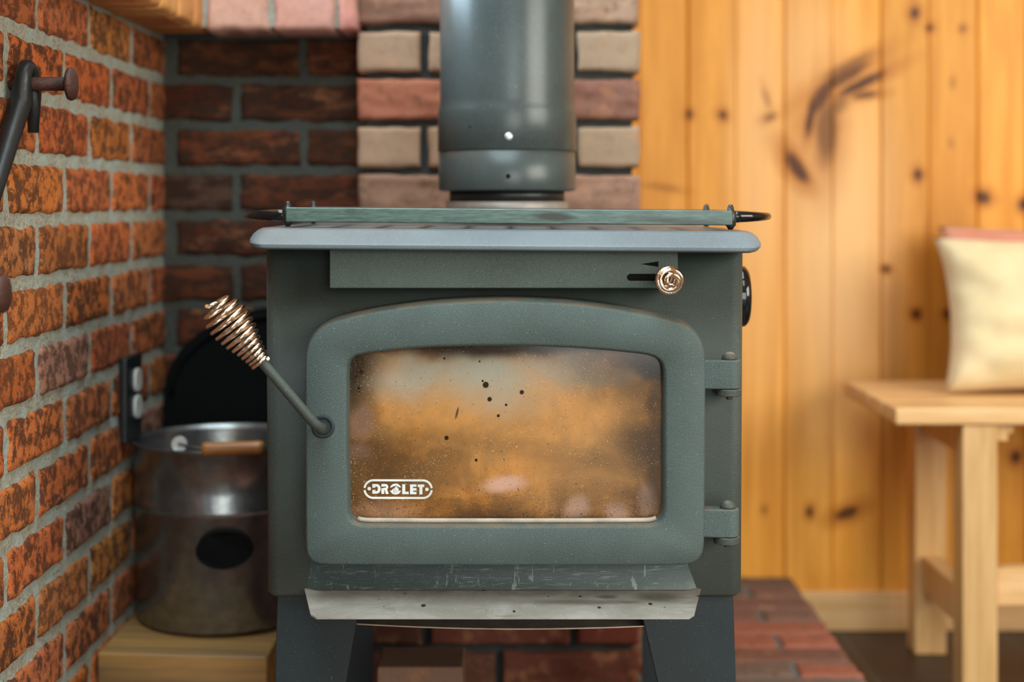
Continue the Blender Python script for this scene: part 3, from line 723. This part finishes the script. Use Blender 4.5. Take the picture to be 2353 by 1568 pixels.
# O with flame
strip(arc(947, 474, 96, 92, 196, 344), [(x, max(y, 0)) for x, y in arc(947, 440, 52, 18, 180, 360)])
strip(arc(947, 474, 96, 92, 164, 16), arc(947, 500, 60, 16, 180, 360)[::1])
poly([(905, 540), (885, 512), (888, 484), (902, 470), (900, 488), (912, 470), (935, 446), (955, 420), (960, 400), (968, 428), (992, 455), (1006, 480), (1002, 512), (985, 535), (960, 552), (925, 552)])
# L E T
poly([(1060, 392), (1112, 392), (1112, 560), (1060, 560)]); poly([(1112, 518), (1170, 518), (1170, 560), (1112, 560)])
poly([(1192, 394), (1244, 394), (1244, 562), (1192, 562)])
for y_ in (394, 458, 521): poly([(1244, y_), (1302, y_), (1302, y_+41), (1244, y_+41)])
poly([(1322, 397), (1432, 397), (1432, 440), (1322, 440)]); poly([(1350, 440), (1402, 440), (1402, 564), (1350, 564)])
lg = b.build('logo', M['print'], dr); lg['label'] = 'white printed logo reading DROLET'
b = MB(); zf_ = YL-.0002
for pts in ([(935, 548), (912, 520), (915, 492), (936, 462), (958, 400)], [(958, 400), (975, 445), (1000, 490), (1010, 520)], [(950, 540), (932, 515), (945, 490), (960, 480)], [(960, 535), (975, 515), (970, 500), (950, 505)]):
    pp = [(Lp(*p)[0], YL-.0001, Lp(*p)[1]) for p in pts]; b.tube(pp, .00018, 5)
b.build('logo_flame_line', M['void'], dr)
# chip of light ash at the glass bottom edge
# hinges: knuckle on the door, post washer and pin
def hinge(x0, x1, y0, y1, xp):
    Yh = 1.448; b = MB(); zA, zB = WZ(y0, Yh), WZ(y1, Yh); xa, xb = WX(x0, Yh), WX(x1, Yh); rr = .0115
    xc = xb-rr; yc = Yh+rr+.0; pts = [(WX(1600, Yh), Yh+.004), (xa, Yh+.003), (xc-.012, Yh+.0015)]+[(xc+rr*math.sin(a), yc-rr*math.cos(a)) for a in [PI*i/12 for i in range(13)]]+[(xa, yc+rr), (WX(1600, Yh), yc+rr)]
    b.rings([[(x, y, z) for x, y in pts] for z in (zB, zA)], True, True, False)
    h = b.build('hinge_knuckle', M['door'], dr, bevel=.0016, angle=50)
    xpw = WX(xp, Yh+rr)
    b = MB(); r = 18.5*1.458/F
    b.lathe([(r*math.cos(a), r*.95*math.sin(a)) for a in [PI/2*i/6 for i in range(6)]]+[(.0002, r*.95)], (xpw, yc, zA), 'Z', 20, (True, True)); b.build('hinge_pin', M['body'], dr)
    b = MB(); b.lathe([(.0128, -.0075), (.0132, -.0068), (.0132, -.0005)], (xpw-.001, yc+.001, zB), 'Z', 24); b.lathe([(.0036, -.0115), (.0036, -.0075)], (xpw, yc, zB), 'Z', 6)
    b.box((xpw-.012, yc, zB-.0075), (xpw+.012, YS+.002, zB-.0005)); b.build('hinge_bracket', M['body'], st, bevel=.0008)
hinge(1630, 1706, 829, 896, 1676)
hinge(1626, 1702, 1173, 1238, 1672)
# door handle: boss, rod, spring grip
b = MB(); hp = W(742, 981, YD); b.lathe([(.0118, -.0006), (.0112, -.0012), (.0075, -.0010), (.0070, .001)], (hp.x, YD, hp.z), 'Y', 32); b.build('handle_boss', M['leg'], dr)
b = MB(); p0 = W(742, 984, YD-.004); p1 = W(735, 986, YD-.020); 
rodpts = [Vector((hp.x-.0005, YD+.002, hp.z-.001)), Vector((hp.x-.0008, YD-.009, hp.z-.0015)), W(733, 982, 1.431), W(722, 973, 1.427), W(706, 955, 1.425), W(607, 838, 1.418), W(560, 780, 1.414)]
b.tube(rodpts, .0052, 14); b.build('handle_rod', M['body'], dr)
cs = W(601, 836, 1.4178); ce = W(491, 692, 1.411); axh = ce-cs; Lh = axh.length
def hpf(t):
    pr = [(0, .0088), (.15, .0094), (.35, .0125), (.55, .0175), (.72, .0205), (.84, .0202), (.93, .0160), (1, .0090)]
    for (a, ra), (c, rc) in zip(pr, pr[1:]):
        if t <= c: break
    u = (t-a)/(c-a); u = u*u*(3-2*u)*.4+u*.6
    return Lh*(.6*t+.4*t*t), ra+(rc-ra)*u
b = MB(); b.tube(coil(cs, axh, hpf, 12.5, 0, 30), .0019, 8); b.build('spring_grip', M['chrome'], dr)
# round cap on the right side
b = MB(); yc, zc_ = 1.60, WZ(681, 1.6)
b.lathe([(.030, -.006), (.0345, 0), (.0348, .005), (.0335, .008), (.0345, .011), (.0337, .016), (.030, .0195), (.022, .021)], (bx1-.0005, yc, zc_), 'X', 48); b.build('side_cap', M['gloss_black'], st)
# legs (front pair seen, back pair behind)
def leg(pf, Y, d, mir=None):
    b = MB(); zb_ = .1025
    top, bot = pf
    xs = [WX(p, Y) for p in top]; xb_ = [WX(p, Y) for p in bot]
    zt_ = bz0+.001
    t = .006
    # front face plate and side plate make an angle
    b.hexa([(xb_[0], Y, zb_), (xb_[1], Y, zb_), (xb_[1], Y+t, zb_), (xb_[0], Y+t, zb_), (xs[0], Y, zt_), (xs[1], Y, zt_), (xs[1], Y+t, zt_), (xs[0], Y+t, zt_)])
    o = 0 if mir == 'L' else 1
    sgn = 1 if mir == 'L' else -1
    b.hexa([(min(xb_[o], xb_[o]+sgn*t), Y+t, zb_), (max(xb_[o], xb_[o]+sgn*t), Y+t, zb_), (max(xb_[o], xb_[o]+sgn*t), Y+t+d*.4, zb_), (min(xb_[o], xb_[o]+sgn*t), Y+t+d*.4, zb_),
            (min(xs[o], xs[o]+sgn*t), Y+t, zt_), (max(xs[o], xs[o]+sgn*t), Y+t, zt_), (max(xs[o], xs[o]+sgn*t), Y+t+d, zt_), (min(xs[o], xs[o]+sgn*t), Y+t+d, zt_)])
    b.build('leg', M['leg'], st, bevel=.0012)
leg(((637, 832), (621, 716)), 1.512, .10, 'L'); leg(((1463, 1685), (1610, 1704)), 1.512, .10, 'R')
def bleg(x0, x1, s):
    b = MB(); b.box((x0, 1.92, .1025), (x1, 1.926, bz0+.001)); b.build('leg', M['leg'], st)
bleg(-.245, -.19, 0); bleg(.17, .225, 0)
# thin curved heat shield under the firebox
b = MB(); ring = []
for i in range(25):
    u = i/24; x = 820+(1480-820)*u; y = 1436+(1441-1436)*u+ 9*math.sin(PI*u)**.9
    p = W(x, y, 1.518); ring.append((p.x, p.z))
b.rings([[(x, 1.518, z) for x, z in ring]+[(x, 1.518, z+.0012) for x, z in ring[::-1]], [(x, 1.88, z) for x, z in ring]+[(x, 1.88, z+.0012) for x, z in ring[::-1]]], True, True, False)
b.build('heat_shield', M['brass_edge'], st)
b = MB(); b.box((WX(815, 1.55), 1.55, WZ(1432, 1.55)), (WX(1480, 1.55), 1.87, bz0+.003)); b.build('ash_box', M['black'], st)
# flue collar
YP = 1.835; PX = -.0105
b = MB(); k_ = (YP)/F
b.lathe([(.078, .0), (.0785, .0135), (.0735, .0145)], (PX, YP, WZ(474.5, YP)-.008), 'Z', 64); b.build('flue_collar', M['dusty_metal'], st)

# stove pipe
sp = thing('stove_pipe', (PX, YP, WZ(455, YP)), 'dark grey metal stove pipe with a riveted lower coupling, rising behind the trivet', 'pipe')
R = .0868
b = MB(); b.lathe([(R+.0008, WZ(349, YP)), (R+.0018, WZ(347, YP)), (R+.0018, WZ(263, YP)), (R+.0008, WZ(255, YP)), (R-.0004, WZ(243, YP)), (R-.001, WZ(230, YP)), (R-.001, 2.45)], (PX, YP, 0), 'Z', 96, (True, True)); b.build('upper_section', M['pipe'], sp)
b = MB(); b.lathe([(R-.006, WZ(440, YP)), (R+.0003, WZ(437.5, YP)), (R+.0009, WZ(435, YP)), (R+.0005, WZ(350.5, YP)), (R-.001, WZ(349, YP))], (PX, YP, 0), 'Z', 96); b.build('lower_coupling', M['pipe'], sp)
b = MB(); b.lathe([(.0735, WZ(462, YP)), (.0735, WZ(438, YP))], (PX, YP, 0), 'Z', 64); b.build('inner_sleeve', M['black'], sp)
def on_pipe(px, py, r, mat, name, out=.002, rad=None):
    Yf = YP-R; x = WX(px, Yf+.001)-PX; nx = x/(R+.0018); ny = -math.sqrt(max(0, 1-nx*nx)); n_ = Vector((nx, ny, 0)); c_ = Vector((PX, YP, WZ(py, YP+ny*R)))+n_*(R+.0015)
    b = MB(); u_ = Vector((-ny, nx, 0)); rings = []
    for rr, h in ((r, -.002), (r, out*.5), (r*.6, out), (r*.01, out*1.02)): rings.append([c_+n_*h+(u_*math.cos(a)+Z3*math.sin(a))*rr for a in [2*PI*k/20 for k in range(20)]])
    b.rings(rings); return b.build(name, mat, sp)
on_pipe(1169, 314, .0048, M['zinc'], 'screw'); on_pipe(1168, 405, .0028, M['void'], 'screw_hole', .0004); on_pipe(1079, 292, .0014, M['void'], 'rivet_hole', .0008)

# ------------------------------------------------------------------ cast trivet on the top plate
tv = thing('cast_trivet', (-.011, 1.60, ZT), 'green-black cast iron trivet rack with a loop handle at each end, on the stove top', 'trivet')
YT = 1.497; tx0, tx1 = WX(656, YT), WX(1684, YT)
def sl(x): return -.00775*(x+.0)  # small rightward drop
zt1, zt0 = WZ(481, YT), WZ(514.5, YT)
b = MB()
def tb(xa, ya, za, xb, yb, zb_2):
    b.hexa([(xa, ya, za+sl(xa)), (xb, ya, za+sl(xb)), (xb, yb, za+sl(xb)), (xa, yb, za+sl(xa)), (xa, ya, zb_2+sl(xa)), (xb, ya, zb_2+sl(xb)), (xb, yb, zb_2+sl(xb)), (xa, yb, zb_2+sl(xa))])
tb(tx0, YT, zt0, tx1, YT+.012, zt1+.0002); b.build('front_bar', M['trivet'], tv, bevel=.0013)
b = MB(); ytb = 1.70; tb(tx0, ytb-.012, zt0+.002, tx1, ytb, zt1); tb(tx0, YT+.013, zt0+.003, tx0+.010, ytb-.013, zt1-.0005); tb(tx1-.010, YT+.013, zt0+.003, tx1, ytb-.013, zt1-.0005)
for i in range(1, 10): xx = tx0+(tx1-tx0)*i/10; tb(xx-.003, YT+.013, zt0+.004, xx+.003, ytb-.013, zt1-.001)
b.build('rack_frame', M['black'], tv, bevel=.001)
for xa, y_ in ((tx0+.0015, YT+.006), (tx1-.0015, YT+.006), (tx0+.0015, ytb-.006), (tx1-.0015, ytb-.006)):
    b = MB(); zt_ = zt1+sl(xa); zfoot = zt_at(xa)+.0002
    b.lathe([(.0024, zfoot), (.0040, zfoot+.003), (.0056, zt0+sl(xa)), (.0060, zt_-.001), (.0036, zt_+.0008), (.0032, zt_+.004), (.0018, zt_+.0066)], (xa, y_, 0), 'Z', 14); b.build('foot_peg', M['black'], tv)
for sg, xe, tip, py in ((-1, tx0, WX(570, 1.6), 493), (1, tx1, WX(1762, 1.6), 497)):
    b = MB(); zc2 = WZ(py, 1.6); w_ = abs(tip-xe); pts = []
    for i in range(19):
        a = -PI/2+PI*i/18; pts.append((xe+sg*w_*math.cos(a)**.8 if math.cos(a) > 0 else xe, 1.60+.062*math.sin(a), zc2+sg*0))
    b.tube(pts, [.0068-.0030*math.cos(-PI/2+PI*i/18) for i in range(19)], 10); b.build('loop_handle', M['gloss_black'], tv)

# ------------------------------------------------------------------ left: nails, poker, outlet, bucket, timber
def nail(px, py, Y, label):
    X_ = -.459; z = WZ(py, -X_*F/(CX-px)); Yn = -X_*F/(CX-px); r = .0175
    t = thing('iron_spike', (XB, Yn, z), label, 'nail', None)
    b = MB(); b.tube([(XB-.03, Yn, z), (X_-.002, Yn, z)], .0072, 12); b.build('shaft', M['rust'], t)
    b = MB(); b.lathe([(.006, -.006), (r*.96, -.0045), (r, -.002), (r*.93, .001), (r*.5, .003), (.0002, .0036)], (X_, Yn, z), 'X', 24); b.build('head', M['rust'], t)
    return Yn, z
Yn, zn = nail(168, 188+5, 0, 'upper rusty round-headed spike driven into the left brick wall, holding a black iron bar')
nail(11, 676, 0, 'lower rusty round-headed spike cut off by the left picture edge')
pk = thing('fire_poker', (XB+.012, Yn, zn-.2), 'black iron fire tool hanging from the upper rusty spike', 'fire tool')
b = MB(); yq = Yn
xk = XB+.013
hook = [Vector((xk+.004, yq+.013, zn-.050)), Vector((xk+.004, yq+.014, zn-.01))]+[Vector((xk+.002, yq+.013*math.cos(a), zn+.004+.013*math.sin(a))) for a in [PI*i/10 for i in range(11)]]
hook += [Vector((xk, yq-.014, zn-.02)), Vector((xk-.002, yq-.040, zn-.055)), Vector((xk-.002, yq-.11, zn-.14)), Vector((xk-.002, yq-.24, zn-.30))]
b.tube(hook, [.0055, .008]+[.0085]*11+[.0115, .011, .009, .008], 12); b.build('hook', M['black'], pk)
b = MB(); b.tube([(xk-.002, yq-.24, zn-.30), (xk-.002, yq-.30, zn-.375)], .007, 10); b.build('shaft', M['black'], pk)
# outlet on the left wall
Yo = .5216*F/(CX-297)
ot = thing('power_outlet', (XB, Yo, WZ(903, Yo)), 'black outlet plate with two white oval sockets on the left brick wall', 'outlet')
b = MB(); b.box((XB-.001, Yo-.048, WZ(975, Yo)-.02), (XB+.010, Yo+.030, WZ(835, Yo)+.012)); b.build('cover_plate', M['black'], ot, bevel=.003)
for py in (873, 934):
    b = MB(); z_ = WZ(py, Yo); pr = []
    for h in (.009, .0135): pr.append([(XB+h+.0, Yo+.016*(1 if math.cos(a) > 0 else -1)*abs(math.cos(a))**.8*(1.0), z_+.0158*(1 if math.sin(a) > 0 else -1)*abs(math.sin(a))**.7) for a in [2*PI*i/24 for i in range(24)]])
    b.rings(pr, True, True, False)
    for dy in (-.006, .006): pass
    b.build('socket', M['white_plastic'], ot, bevel=.001)
# timber block
bt = WZ(1500, 1.79)
b = MB(); x0, x1 = WX(222, 1.79), WX(613, 1.79)
b.hexa([(x0, 1.79, .103), (x1, 1.79, .103), (x1, 2.10, .103), (x0, 2.10, .103), (x0, 1.79, bt), (x1, 1.79, bt-.0055), (x1, 2.10, bt-.0055), (x0, 2.10, bt)], (.4, .2, .6, 1))
tag(b.build('timber_block', M['timber'], None, ((x0+x1)/2, 1.95, .1), bevel=.004), 'ochre squared timber block under the metal bucket', 'wood block')
# bucket
bc = Vector((WX(512, 1.965), 1.968, bt+.0005)); zr = WZ(1003, 1.968)-bc.z; rb = .1205
bk = thing('ash_bucket', bc, 'shiny steel bucket with a wooden handle grip standing on the timber block', 'bucket')
b = MB(); b.lathe([(.002, .001), (.112, .001), (.114, .004), (rb-.006, zr*.30), (rb-.0045, zr*.31), (rb-.004, zr*.63), (rb-.0015, zr*.64), (rb-.0032, zr*.66), (rb-.0010, zr*.72), (rb-.0028, zr*.74), (rb-.001, zr*.80), (rb-.002, zr*.98), (rb+.002, zr-.003), (rb+.002, zr), (rb-.0015, zr), (rb-.004, zr-.01), (.106, .006), (.002, .005)], bc, 'Z', 72, (False, False))
b.build('pail', M['steel'], bk)
def on_bucket(px, py, Yg):
    return W(px, py, Yg)
b = MB(); pb = on_bucket(515, 1265, bc.y-rb+.006); a_, c_ = 64*(bc.y-rb)/F, 43*(bc.y-rb)/F
r1 = []; 
for h in (.004, .0005):
    r_ = []
    for i in range(40):
        a = 2*PI*i/40; x = pb.x+a_*math.cos(a); dx = x-bc.x; rr = rb-.0042+h
        if abs(dx) < rr: yv = bc.y-math.sqrt(rr*rr-dx*dx)
        else: yv = bc.y
        r_.append((x, yv, pb.z+c_*math.sin(a)))
    r1.append(r_)
b.rings(r1, True, True, True); b.build('dark_oval', M['deep_black'], bk)  # dark oval patch laid on the front of the pail
b = MB(); hp_ = [W(412, 1021, 1.865), W(435, 1028, 1.835), W(470, 1032, 1.832), W(600, 1028, 1.835), W(690, 1018, 1.90)]
b.tube(hp_, .0022, 8); b.build('wire_bail', M['steel'], bk)
b = MB(); b.lathe([(.002, -.002), (.010, -.001), (.010, .002), (.004, .004), (.0005, .005)], (hp_[0].x, 1.866, hp_[0].z), 'Y', 16); b.lathe([(.010, -.002), (.0102, .001)], (hp_[0].x, 1.866, hp_[0].z), 'Y', 16); b.build('bail_ear', M['zinc'], bk)
b = MB(); g0, g1 = W(465, 1033, 1.832), W(606, 1029, 1.835); prof = [(0, .0072), (.02, .0090), (.08, .0092), (.2, .0086), (.5, .0092), (.8, .0086), (.92, .0092), (1, .0072)]
b.tube([g0.lerp(g1, t) for t, _ in prof], [r for _, r in prof], 16); b.build('grip', M['grip'], bk)
ck = thing('arched_plate', (-.40, 2.118, .1), 'matt black plate with arched top in the dark corner behind the bucket', 'arched_plate')
b = MB(); ax_, aw, az = -.335, .182, .52
ar = [(ax_-aw, .1005)]+[(ax_-aw*math.cos(a), az+.130*math.sin(a)) for a in [PI*i/24 for i in range(25)]]
ar = [(min(x, -.2325), z) for x, z in ar]+[(-.2325, .1005)]
b.prism(ar, 2.112, 2.126); b.build('back_plate', M['deep_black'], ck, bevel=.002)  # matt black arched plate filling the corner behind the bucket
b = MB(); arc_ = [(ax_-(aw-.012)*math.cos(a), 2.110, az+.118*math.sin(a)) for a in [PI*i/24 for i in range(14)]]; b.tube(arc_, .004, 8); b.build('rim', M['deep_black'], ck)

# block under the stove
b = MB(); x0, x1 = WX(866, 1.72), WX(1064, 1.72); z_ = WZ(1534, 1.72)
b.box((x0, 1.72, .103), (x1, 1.80, z_), (.27, .17, .12, .3)); tag(b.build('upright_brick', M['brick_smooth'], None, ((x0+x1)/2, 1.76, .1), bevel=.003), 'pale brick standing on end under the stove', 'brick')

# ------------------------------------------------------------------ bench and cushions
bn = thing('slatted_bench', (1.1, 2.45, 0), 'pale wooden slatted bench against the pine board wall', 'bench')
zt2 = .4776; bxa, bxb = .601, 1.78
ys = [2.27, 2.36, 2.45, 2.54]
for i, y0 in enumerate(ys):
    b = MB(); dx = [0, .0, .0, .0][i]; b.box((bxa+dx, y0, zt2-.0275), (bxb, y0+.082, zt2), (rnd.random(), .3, .4, 1)); b.build('seat_slat', M['bench_top'], bn, bevel=.004)
for xl in (.7085, 1.62):
    for yl in (2.275, 2.545):
        b = MB(); b.box((xl, yl, 0), (xl+.0565, yl+.052, zt2-.028), (rnd.random(), .2, .7, 1)); b.build('leg', M['bench'], bn, bevel=.003)
    b = MB(); b.box((xl+.012, 2.327, .113), (xl+.045, 2.545, .176)); b.build('side_rail', M['bench'], bn, bevel=.002)
    b = MB(); b.box((xl+.012, 2.327, .395), (xl+.045, 2.545, zt2-.028)); b.build('side_apron', M['bench'], bn, bevel=.002)
b = MB(); b.box((.765, 2.285, .160), (1.62, 2.315, .220), (.7, .1, .2, 1)); b.build('stretcher', M['bench_top'], bn, bevel=.002)
b = MB(); b.box((.7655, 2.29, .422), (.786, 2.33, .4502)); b.box((.786, 2.29, .434), (.794, 2.33, .4502)); b.build('corner_block', M['bench'], bn, bevel=.001)

def pillow(name, c, w, h, t, lean, mat, label, yaw=0, seed=0):
    nu, nv = 40, 30; vs = []; fs = []
    for side in (1, -1):
        for j in range(nv+1):
            for i in range(nu+1):
                u = -1+2*i/nu; v = -1+2*j/nv
                inx = 1-.10*(1-v*v)*0 ; px = u*(w/2)*(1-.085*(1-abs(v)**2.2)); pz = v*(h/2)*(1-.06*(1-abs(u)**2.2))
                th = t/2*max(0, (1-u**4))**.5*max(0, (1-v**4))**.5
                cr = (mn.noise(Vector((px*9+seed, pz*14, side)))*.010+mn.noise(Vector((px*22, pz*30+seed, side)))*.009)*min(1, th/(t*.15))
                vs.append((px, -side*(th+cr*side*0)-cr*side, pz))
    w_ = nu+1; n1 = w_*(nv+1)
    for j in range(nv):
        for i in range(nu):
            a = j*w_+i; fs.append((a, a+1, a+1+w_, a+w_)); fs.append((n1+a, n1+a+w_, n1+a+1+w_, n1+a+1))
    R_ = Matrix.Rotation(yaw, 3, 'Z') @ Matrix.Rotation(-lean, 3, 'X')
    vs = [Vector(c)+R_ @ Vector(v) for v in vs]
    b = MB(); b.add(vs, fs, (.5, .5, .5, 1), True); o = b.build(name, mat, None, (c[0], c[1], c[2]-h/2))
    bm = bmesh.new(); bm.from_mesh(o.data); bmesh.ops.remove_doubles(bm, verts=bm.verts, dist=.0008); bmesh.ops.recalc_face_normals(bm, faces=bm.faces); bm.to_mesh(o.data); bm.free()
    return tag(o, label, 'cushion')
pillow('cushion', (.945, 2.455, zt2+.134), .44, .268, .13, .22, M['cream'], 'cream cushion standing at the front of the wooden bench', 0, 1)
pillow('cushion', (1.02, 2.585, zt2+.142), .50, .282, .09, .18, M['pink'], 'pink striped cushion behind the cream one, against the pine wall', 0, 6)

# foreground footstool with throw, lower left corner
sx, sy, sz_ = -.395, .80, .512
fs_ = thing('footstool', (sx-.05, sy, 0), 'blurred blue-grey and white fabric stool in the bottom left corner', 'stool')
b = MB(); b.rings([rrect(sx-.22, sx+.10, sy-.14, sy+.14, .09, 8, z) for z in (.22, sz_-.05)]+[rrect(sx-.22+d, sx+.10-d, sy-.14+d, sy+.14-d, .08, 8, z) for d, z in ((.012, sz_-.02), (.03, sz_-.004), (.05, sz_))])
b.build('seat_cover', M['denim'], fs_)
for xx in (sx-.20, sx+.05):
    for yy in (sy-.11, sy+.08):
        b = MB(); b.box((xx, yy, 0), (xx+.03, yy+.03, .22)); b.build('leg', M['timber'], fs_)
for o in bpy.data.objects:
    if 'o' in o: del o['o']
